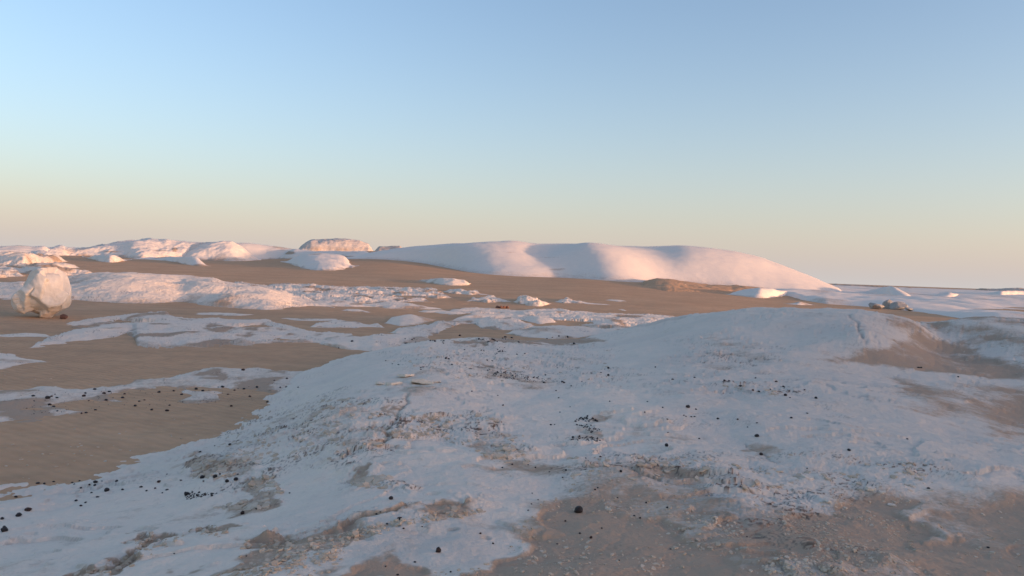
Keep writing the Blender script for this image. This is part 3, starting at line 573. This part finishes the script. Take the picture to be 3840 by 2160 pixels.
# ------------------------------------------------------------------ loose stones
bpy.context.view_layer.update(); DG = bpy.context.evaluated_depsgraph_get()
def cast(u, v):
    d = ray(u, v); d = d / np.linalg.norm(d)
    ok, loc, nor, *_ = sc.ray_cast(DG, Vector((0, 0, EYE)), Vector(d)); return (loc, nor) if ok else (None, None)
def drop(x, y, top=30.):
    ok, loc, nor, *_ = sc.ray_cast(DG, Vector((x, y, top)), Vector((0, 0, -1))); return (loc, nor) if ok else (None, None)
def ico(sub):
    bm = bmesh.new(); bmesh.ops.create_icosphere(bm, subdivisions=sub, radius=1)
    v = np.array([p.co[:] for p in bm.verts]); f = [[q.index for q in p.verts] for p in bm.faces]; bm.free(); return v, f
def rock_mesh(name, mat, seed, sub=2, k=14, cut=.86, jit=.05, scl=(1, 1, 1), smooth=False):
    """a stone cut by random planes"""
    g = np.random.default_rng(seed); v, f = ico(sub); pn = g.normal(size=(k, 3)); pn /= np.linalg.norm(pn, axis=1)[:, None]
    dd = cut + .16 * g.random(k); dots = v @ pn.T
    r = np.minimum(1.05, np.where(dots > .05, dd / np.maximum(dots, .05), 9).min(1)) + jit * g.normal(size=len(v))
    return tri_mesh(name, v * r[:, None] * np.array(scl), f, mat, smooth)

# the big boulder
OL = np.array([(40,1131),(48,1152),(62,1174),(85,1187),(130,1194),(160,1200),(205,1200),(232,1184),(257,1160),(273,1141),(275,1120),(266,1085),(252,1048),(240,1022),(200,1011),(160,1012),(130,1018),(113,1038),(98,1066),(80,1086),(55,1110)], float)
r0, dx0, dy0, _ = hit(np.array(160.), np.array(1196.)); bc = np.array([float(dx0 * (r0 + .75)), float(dy0 * (r0 + .75))]); Rb = float(r0 + .75)
cB = math.cos(math.atan2(bc[0], bc[1]))
cu, cv = 160., 1110.
ox = (OL[:, 0] - cu) * Rb * cB * cB / F; oz = -(OL[:, 1] - cv) * Rb * cB / F
ang = np.arctan2(oz, ox); rad = np.hypot(ox, oz); o_ = np.argsort(ang); ang = ang[o_]; rad = rad[o_]
bv, bf = ico(6); th = np.arctan2(bv[:, 2], bv[:, 0]); rho = np.hypot(bv[:, 0], bv[:, 2])
Rth = np.interp(th, np.r_[ang - 2 * np.pi, ang, ang + 2 * np.pi], np.tile(rad, 3))
def rad_of(d):
    t_ = np.arctan2(d[:, 2], d[:, 0]); q_ = np.hypot(d[:, 0], d[:, 2]); R__ = np.interp(t_, np.r_[ang - 2 * np.pi, ang, ang + 2 * np.pi], np.tile(rad, 3))
    return 1 / np.sqrt((q_ / R__) ** 2 + (d[:, 1] / .95) ** 2)
g = np.random.default_rng(12); fp = g.normal(size=(34, 3)); fp /= np.linalg.norm(fp, axis=1)[:, None]
fr_ = rad_of(fp); tiltn = fp + .42 * g.normal(size=fp.shape); tiltn /= np.linalg.norm(tiltn, axis=1)[:, None]
near = np.argsort(-(bv @ fp.T), axis=1)[:, :4]
base_r = rad_of(bv); num = (fp * tiltn).sum(1) * fr_ * .985
cand = np.where((bv[:, None] * tiltn[near]).sum(-1) > .2, num[near] / np.maximum((bv[:, None] * tiltn[near]).sum(-1), .2), 9)
pr = np.sort(cand, 1); pl = np.minimum(pr[:, 0], base_r * 1.04); br = .08 * base_r + .92 * np.maximum(pl, base_r * .76)
br *= 1 + .02 * fbm(bv[:, 0] * 4 + bv[:, 1] * 2, bv[:, 2] * 4 - bv[:, 1] * 3, 4, 8)
P = bv * br[:, None]
P[:, 2] -= P[:, 2].min()
aB = math.atan2(bc[0], bc[1])
boulder = obj('boulder', tri_mesh('boulder', P, bf, M_BOULDER, True), (bc[0], bc[1], float(S(bc[0], bc[1])) - .06), (0, 0, -aB))
tag(boulder, 'big faceted cream chalk boulder standing on the sand at left', 'boulder')
def place_rock(name, me, u, v, size, rot, label, cat, group=None, sink=.25, flat=1., asp=1.):
    loc, nor = cast(u, v)
    if loc is None: return None
    rr_ = math.hypot(loc.x, loc.y); s_ = size * rr_ / F / 2
    o = obj(name, me, (loc.x, loc.y, loc.z + s_ * flat * (1 - sink) * .8), rot, (s_ * asp, s_, s_ * flat)); return tag(o, label, cat, group)
R1 = [rock_mesh('stone', M_GREY, 40 + i, 3, 8, .58, .012) for i in range(4)]
place_rock('rock', rock_mesh('rock', M_RED, 5, 3, 12, .75, .015), 238, 1196, 24, (0, 0, .5), 'reddish brown stone wedged under the right side of the boulder', 'stone', flat=.8)
for i, (u, v, sz, fl_, asp, rz, lab) in enumerate(((3283,1159,54,.55,1.,.3,'left angular grey rock on top of the right-hand rise'), (3336,1158,46,.85,.7,1.2,'dark upright middle rock of the three on the right-hand rise'),
        (3368,1161,58,.6,1.,2.2,'squarish right-hand grey rock on top of the right-hand rise'), (3412,1165,30,.5,1.2,.9,'low flat stone just right of the three grey rocks'))):
    place_rock('rock', R1[i], u, v, sz, (.1, .05, rz), lab, 'rock', flat=fl_, asp=asp, sink=.35)
RR = [rock_mesh('stone', M_RED, 60 + i, 2, 10, .7, .02) for i in range(3)]
for i, (u, lab) in enumerate(((1866,'leftmost of the four red-brown stones in a row on the sand'), (1879,'second from left of the four red-brown stones in a row on the sand'),
                              (1890,'third from left of the four red-brown stones in a row on the sand'), (1901,'rightmost of the four red-brown stones in a row on the sand'))):
    place_rock('stone', RR[i % 3], u, 1156 - (i == 0), 17, (0, 0, i * 1.1), lab, 'stone', flat=.75, asp=.95)

# slabs of chalk that have lifted off
def slab_mesh(seed, k=9, th=.17):
    g = np.random.default_rng(seed); a = np.sort(g.random(k) * .5 + np.arange(k)) * 2 * np.pi / k
    r = .55 + .5 * g.random(k); x = np.cos(a) * r; y = np.sin(a) * r; V = []; Fc = []
    cxy = np.zeros(2)
    for (sc_, z) in ((.97, -th), (1.0, -.2 * th), (.93, th)):
        for i in range(k): V.append((x[i] * sc_, y[i] * sc_, z * (1 + .3 * g.normal()) + .05 * (1 - r[i] ** 2 * .9)))
    V.append((.1, .05, th * 1.1 + .05)); V.append((0, 0, -th + .03))
    for l in range(2):
        for i in range(k): j = (i + 1) % k; Fc += [(l * k + i, l * k + j, (l + 1) * k + j), (l * k + i, (l + 1) * k + j, (l + 1) * k + i)]
    for i in range(k): j = (i + 1) % k; Fc += [(2 * k + i, 2 * k + j, 3 * k), (j, i, 3 * k + 1)]
    return V, Fc
M_SLAB = plain_mat('slab_chalk', (.66, .57, .46), (.80, .71, .59), 5, .95, .5, .02)
SL = [tri_mesh('slab', *slab_mesh(90 + i), M_SLAB) for i in range(5)]
for i, (u, v, sz, asp, rot, fl_, lab) in enumerate((
    (1592,1438,122,1.,(-.14,.06,.2),.5,'largest lifted chalk slab on the crest, casting a dark line beneath'), (1478,1440,76,1.,(-.10,-.1,.8),.42,'pointed chalk slab left of the largest lifted slab'),
    (1428,1442,56,.8,(-.15,.25,.4),.6,'small tilted chalk slab at the left end of the crest slabs'), (1528,1411,86,1.,(-.08,0,.1),.36,'thin chalk slab lying behind the pointed slab on the crest'),
    (1640,1434,46,1.,(-.15,.2,2.),.4,'small chalk slab leaning at the right end of the crest slabs'), (972,1738,48,1.,(.2,.3,.3),.45,'lifted chalk slab at the upper edge of the flaking patch'),
    (3265,1836,46,.8,(.1,.1,.1),.7,'bright rounded chalk block at the edge of the brown gravel'), (3310,1848,44,.7,(.1,.0,.3),.5,'flat chalk block right beside the bright rounded block'),
    (3105,1881,36,.9,(0,.1,1.),.6,'pale chalk block left of the bright block, half in the gravel'), (3030,1794,60,1.,(.12,.1,.5),.35,'broad chalk slab lifting off the slope above the gravel'),
    (3345,1895,38,1.,(0,0,.2),.4,'pale chalk slab lying flat in the gravel below the bright block'), (700,2005,42,1.,(.1,.1,.2),.3,'loose chalk plate in the triangular hollow at lower left'))):
    loc, nor = cast(u, v); rr_ = math.hypot(loc.x, loc.y); s_ = sz * rr_ / F / 2
    tag(obj('slab', SL[i % 5], (loc.x, loc.y, loc.z + .10 * s_), rot, (s_, s_ * .8 * asp, s_ * fl_ * 1.6)), lab, 'rock slab')

# dark ironstone pebbles
PB = [rock_mesh('pebble', M_IRON, 200 + i, 2, 12, .78, .03) for i in range(6)]; PBR = [rock_mesh('pebble', M_IRON2, 300 + i, 2, 10, .75, .03) for i in range(3)]
k_ = 2.0125
def C(ox, oy, pts): return [(ox + p[0] / k_, oy + p[1] / k_) + tuple(p[2:]) for p in pts]
SPECIAL = [(2169,1921,33,.98,0,'largest black stone of all, sitting on the gravel below centre'), (1644,2070,25,.95,1,'squarish dark brown stone on the grey slab at the bottom'),
  (1466,1872,18,.9,0,'black stone on bare white chalk left of the gravel'), (2499,1674,14,1.1,0,'round black stone alone on the white slope right of centre'),
  (17,1992,22,.8,0,'big black stone nearest the left edge at the bottom'), (16,1980,10,1.,0,'small black stone stuck on top of the big one at the left edge'), (70,1936,18,.85,0,'black stone between two others at the left edge, middle one'),
  (106,1915,22,.6,1,'flat brownish black stone, rightmost of those at the left edge'), (8,1947,12,.8,0,'little black stone touching the left edge of the view'),
  (2838,1637,17,.7,0,'blocky black stone on the right-hand slope above a joint'), (2854,1706,14,.8,0,'black stone lying in the joint on the right-hand slope'),
  (2945,1484,13,.8,0,'left one of two black stones on the upper right slope'), (3060,1494,11,.8,0,'right one of two black stones on the upper right slope'),
  (909,1927,17,.8,1,'grey-brown stone below the flaking patch at lower left'), (179,1494,17,.7,0,'biggest black stone on the grit-strewn shelf at left'),
  (400,1842,17,.9,0,'black stone with a notch on the white chalk at lower left'), (758,1793,17,.8,0,'left of the two biggest black stones under the flaking patch'), (806,1791,18,.8,0,'black stone among the flakes under the flaking patch'),
  (851,1808,14,1.,0,'round black stone just right of the flaking patch pebbles'), (884,1800,16,.8,0,'rightmost black stone under the flaking patch'), (1499,1948,16,.7,0,'black stone in the brown grit tongue at lower centre'),
  (2328,1769,11,.9,0,'black stone at the upper edge of the gravel'), (2216,2018,12,.9,1,'brown-black stone on the gravel below the largest stone'), (1802,2002,9,.9,1,'small red-brown stone upper one on the grey slab'), (1849,2040,9,.9,1,'small red-brown stone lower one on the grey slab'),
  (912,1389,16,.5,1,'dark stone on the top edge of the grit-strewn shelf'), (2281,1382,10,.9,0,'upper of two black stones on the white slope in mid view'), (2281,1409,10,.9,0,'lower of two black stones on the white slope in mid view')]
for i, (u, v, sz, fl_, br_, lab) in enumerate(SPECIAL):
    place_rock('pebble', (PBR[i % 3] if br_ else PB[i % 6]), u, v, sz, (0, 0, i * 1.3), lab, 'stone', flat=fl_, sink=.25)
ZONES = [
 ('small black pebble strewn over the grit-strewn shelf at left', 'pebbles on the left shelf', C(0,1250,[(250,475,11),(390,478),(430,488),(405,555,10),(375,542,10),(432,588),(633,475,12),(645,455),(715,425,9),(785,455,11),(825,442,10),(800,507,9),(670,511,6),(720,580,9),(615,607),(650,602),(925,489,11),(940,460,6),(1020,550,10),(1050,515),(1090,505),(1145,580,10),(1260,587,11),(1280,545),(1200,447,9),(1310,437,8),(1370,464,9),(1480,424,11),(1530,437,10),(1680,407,12),(1720,462),(1770,432),(1840,422,9),(1885,479,10),(1940,409,9),(2018,521,9),(2070,357),(2165,343),(2115,410),(2160,407),(2250,409),(1745,552,9)])),
 ('black pebble along the lower left rim of the white chalk', 'pebbles along the lower left rim', C(0,1660,[(285,309,12),(335,312,8),(405,296,7),(610,343,8),(720,302,12),(715,324,9),(545,303),(880,295,10),(690,380,6),(735,414,10),(575,439,10),(610,479,8),(645,454,8),(1065,337,11),(1170,347),(1260,359,8),(1225,380,6),(1105,365,6),(925,357,9),(1200,299,13),(1365,286,8),(1260,240,5),(120,412,10),(1510,71,9),(1735,17,9),(1620,25,5),(560,315,6),(675,320,7),(600,290,6),(770,292,5)])),
 ('black pebble in or around the flaking patches at lower left', 'pebbles round the flaking patches', C(0,1660,[(1565,262,9),(1660,240,8),(1795,240,6),(1450,368,5),(1410,393,16),(1490,402,11),(1550,397,9),(1440,407,8),(1600,402,8),(1520,410,8),(1935,500,8),(2185,382,6),(1860,857,6),(1315,838,6),(1865,490,7),(1710,490,6),(1535,292,7)])),
 ('small dark pebble on the gravel and the grey slab at the bottom', 'pebbles on the gravel', C(1280,1660,[(295,525,8),(265,542,9),(440,577,15),(345,615,9),(470,650,8),(125,310,10),(168,273,7),(1690,594,8),(1800,687,9),(1630,766,7),(1440,383,6),(1435,465,6),(1485,433,6),(1410,512,7),(2300,456,8),(2460,491,8),(2210,553,8),(2255,571,8),(2085,418,6),(2095,890,7),(2485,805,7),(1965,648,7),(555,903,8),(335,936,8),(425,1000,9),(825,977,8),(610,635,6),(1915,357,8),(1935,342,7),(1670,265,7),(1570,222,7),(1695,210,8),(1290,166,8),(1410,169,6),(1465,190,7),(1215,190,7),(1845,118,6),(1955,108,7)])),
 ('tiny black pebble scattered over the white slope in mid view', 'pebbles on the white slope', C(1280,1250,[(335,208,6),(385,232,5),(430,237,5),(600,260,7),(617,257,6),(600,275,6),(835,237,7),(790,191,9),(810,195,8),(1100,205),(1140,210),(1325,160,6),(1385,155,6),(930,125,6),(2370,257,6),(1960,298,5),(1630,262,5),(1540,317,6),(1735,398,5),(1815,365,5),(1640,488,7),(1620,435,6),(1180,470,4),(1727,556,5),(1650,597,5),(2025,515,6),(2310,517,6),(2425,562,6),(2290,597,6),(2460,650,7),(2465,750,6),(1580,693,8),(1610,690,6),(2500,350,9),(985,440,6),(1220,545,8)])),
 ('small black pebble scattered on the right-hand chalk slope', 'pebbles on the right-hand slope', C(2560,1250,[(315,357,9),(350,360,6),(705,366,9),(760,403,9),(920,429,6),(810,487,5),(820,640,10),(265,648,10),(415,652,8),(560,678,6),(490,709,6),(125,796,6),(1695,800,7),(1780,261,9),(1800,262,7),(2080,330,6),(90,335,7),(40,560,14),(100,575,7),(10,620,6),(25,628,6),(65,632,7),(90,630,6),(435,400,12),(550,340,6),(1255,885,12),(575,442,10),(530,432,9),(660,425,7),(940,605,6)])+C(2560,1660,[(940,195,6),(1855,348,9),(1285,265,6),(2305,793,8),(485,712,6),(665,465,6)])),
]
g = np.random.default_rng(5)
def cluster(n, u0, u1, v0, v1, s0=5, s1=9): return [(u0 + (u1 - u0) * g.random(), v0 + (v1 - v0) * g.random(), s0 + (s1 - s0) * g.random() ** 2) for _ in range(n)]
def streak(n, pl, w, s0=5, s1=9):
    p = np.array(pl, float); t = g.random(n) * (len(p) - 1); i = t.astype(int); f = (t - i)[:, None]; q = p[i] * (1 - f) + p[i + 1] * f
    return [(a[0] + 2 * w * g.normal() * .6, a[1] + w * g.normal() * .6, s0 + (s1 - s0) * g.random() ** 2) for a in q]
ZONES += [
 ('black pebble in the dark S-shaped litter on the white slope', 'pebbles in the S-shaped litter', streak(8,[(2160,1580),(2200,1566),(2255,1580)],7) + streak(9,[(2160,1588),(2210,1604),(2262,1616)],7) + streak(12,[(2135,1648),(2190,1640),(2250,1646)],6)),
 ('black pebble in the brownish band across the crest in mid view', 'pebbles in the crest band', cluster(8,1800,1895,1311,1328) + cluster(8,1825,1900,1388,1408) + streak(16,[(1870,1402),(1980,1420),(2110,1432)],9)),
 ('black pebble in the dark row behind the foreground rise', 'pebbles behind the rise', cluster(9,1598,1668,1277,1293) + cluster(14,1786,1925,1265,1286) + cluster(6,1518,1560,1270,1290) + cluster(5,2050,2130,1257,1272) + [(2152,1290,9), (1724,1260,10), (1945,1284,9), (1320,1281,8), (1270,1306,6)]),
]
for lab, grp, pts in ZONES:
    for i, p in enumerate(pts):
        sz = p[2] if len(p) > 2 else 7
        place_rock('pebble', (PB + PBR)[(i * 5 + len(grp)) % 8], p[0], p[1], max(sz, 5.) * 1.05, (.3 * math.sin(i), 0, i * 1.7), lab, 'pebble', grp, flat=.55 + .3 * ((i * 37) % 10) / 10, asp=1 + .4 * ((i * 13) % 7) / 7)

# ------------------------------------------------------------------ chips, flakes and grit that nobody could count
def chips(name, label, pts, mat, seed, thick=(.15, .4), tilt=.15, k=6):
    g = np.random.default_rng(seed); V = []; Fc = []; nv = 0
    for (loc, nor, size) in pts:
        a = (np.arange(k) + g.random(k) * .7) * 2 * np.pi / k; r = size * (.65 + .5 * g.random(k)); el = .55 + .45 * g.random()
        x = np.cos(a) * r; y = np.sin(a) * r * el; w = g.random() * 6.28; x, y = x * math.cos(w) - y * math.sin(w), x * math.sin(w) + y * math.cos(w)
        th_ = size * (thick[0] + (thick[1] - thick[0]) * g.random()); tx, ty = g.normal(size=2) * tilt
        tx -= max(-.25, min(.25, nor.x)); ty -= max(-.25, min(.25, nor.y))
        for s_, z in ((1., -.4), (.9, 1.)): V.append(np.stack([loc.x + x * s_, loc.y + y * s_, loc.z + th_ * z + (x * tx + y * ty) * s_ + abs(tilt) * size * .35], -1))
        for i in range(k):
            j = (i + 1) % k; Fc.append((nv + i, nv + j, nv + k + j, nv + k + i))
        Fc.append(tuple(nv + k + i for i in range(k))); nv += 2 * k
    V = np.concatenate(V); o = obj(name, tri_mesh(name, V, Fc, mat)); o['kind'] = 'stuff'; o['label'] = label; return o
def scatter(polys, s0, s1, seed, dens=None, pw_=2.5):
    g = np.random.default_rng(seed); out = []
    for poly, m in polys:
        p = np.array(poly, float); n_ = m * 10
        u = p[:, 0].min() + g.random(n_) * np.ptp(p[:, 0]); v = p[:, 1].min() + g.random(n_) * np.ptp(p[:, 1])
        k = poly_sd(u, v, poly) > 0; c = 0
        for uu, vv in zip(u[k], v[k]):
            if c >= m: break
            loc, nor = cast(uu, vv)
            if loc is None: continue
            if dens and float(fbm(np.array(loc.x / dens), np.array(loc.y / dens), 2, seed)) + .25 * g.normal() < .0: continue
            out.append((loc, nor, s0 + (s1 - s0) * g.random() ** pw_)); c += 1
    return out
GR = [(1850,1775),(2000,1752),(2250,1747),(2420,1765),(2620,1810),(2720,1860),(2850,1885),(3000,1890),(3150,1862),(3230,1835),(3400,1860),(3500,2160),(1500,2160),(1780,2130),(1940,2030),(1920,1960),(2030,1930),(2020,1880),(2150,1850)]
chips('chalk_chips', 'pale chalk chips strewn over the brown gravel', scatter([(GR, 1900), ([(2550,1800),(2900,1900),(3200,2050),(3300,2160),(2900,2160),(2600,1950)], 600), ([(3000,1880),(3800,1850),(3840,2160),(3200,2160)], 380)], .003, .019, 21, .5, 3.5), M_FLAKE, 1, (.2, .5), .12)
chips('chalk_chips', 'chalk chips in the brown seams at the lower left', scatter([(DUST[0][0], 160), (DUST[1][0], 50), (DUST[2][0], 60), (DUST[3][0], 900), ([(880,2010),(1300,2050),(1250,2160),(900,2160)], 120)], .004, .028, 22, None, 3.), M_FLAKE, 2, (.2, .5), .14)
chips('chalk_flakes', 'thin chalk flakes peeling off the white rock', scatter([(FLAKY[0][0], 420), (FLAKY[1][0], 420), ([(720,1725),(960,1722),(960,1765),(850,1790),(720,1795)], 200), ([(940,1790),(1030,1790),(1060,1870),(1000,1915),(790,1905),(940,1870)], 220), ([(1330,1770),(1470,1790),(1460,1845),(1325,1820)], 160), (FLAKY[4][0], 260), (FLAKY[6][0], 240), (FLAKY[7][0], 120), (FLAKY[5][0], 40)], .010, .055, 23, .6, 3.), M_FLAKE, 3, (.08, .2), .08)
chips('chalk_chips', 'few white chips scattered over the near left sand', scatter([([(20,1620),(700,1560),(900,1560),(560,1720),(60,1810),(0,1800)], 90), ([(0,1400),(600,1400),(400,1450),(0,1470)], 12)], .006, .034, 24), M_FLAKE, 4, (.2, .4), .1)
chips('dark_grit', 'fine dark grit lying in the hollows of the chalk', scatter([([(2160,1576),(2200,1562),(2255,1578),(2200,1583)], 60), ([(2165,1590),(2240,1606),(2262,1618),(2210,1622)], 60), ([(2130,1650),(2180,1640),(2250,1642),(2240,1655)], 70), ([(1830,1380),(1990,1410),(2130,1435),(1950,1432),(1850,1410)], 200), ([(1780,1262),(1990,1275),(1780,1290)], 120), ([(690,1845),(820,1850),(700,1875)], 90), ([(60,1480),(1000,1440),(1000,1500),(60,1560)], 200), ([(1780,1300),(1900,1300),(1900,1330),(1780,1330)], 60)], .004, .014, 25), M_IRON, 5, (.4, .8), .1)
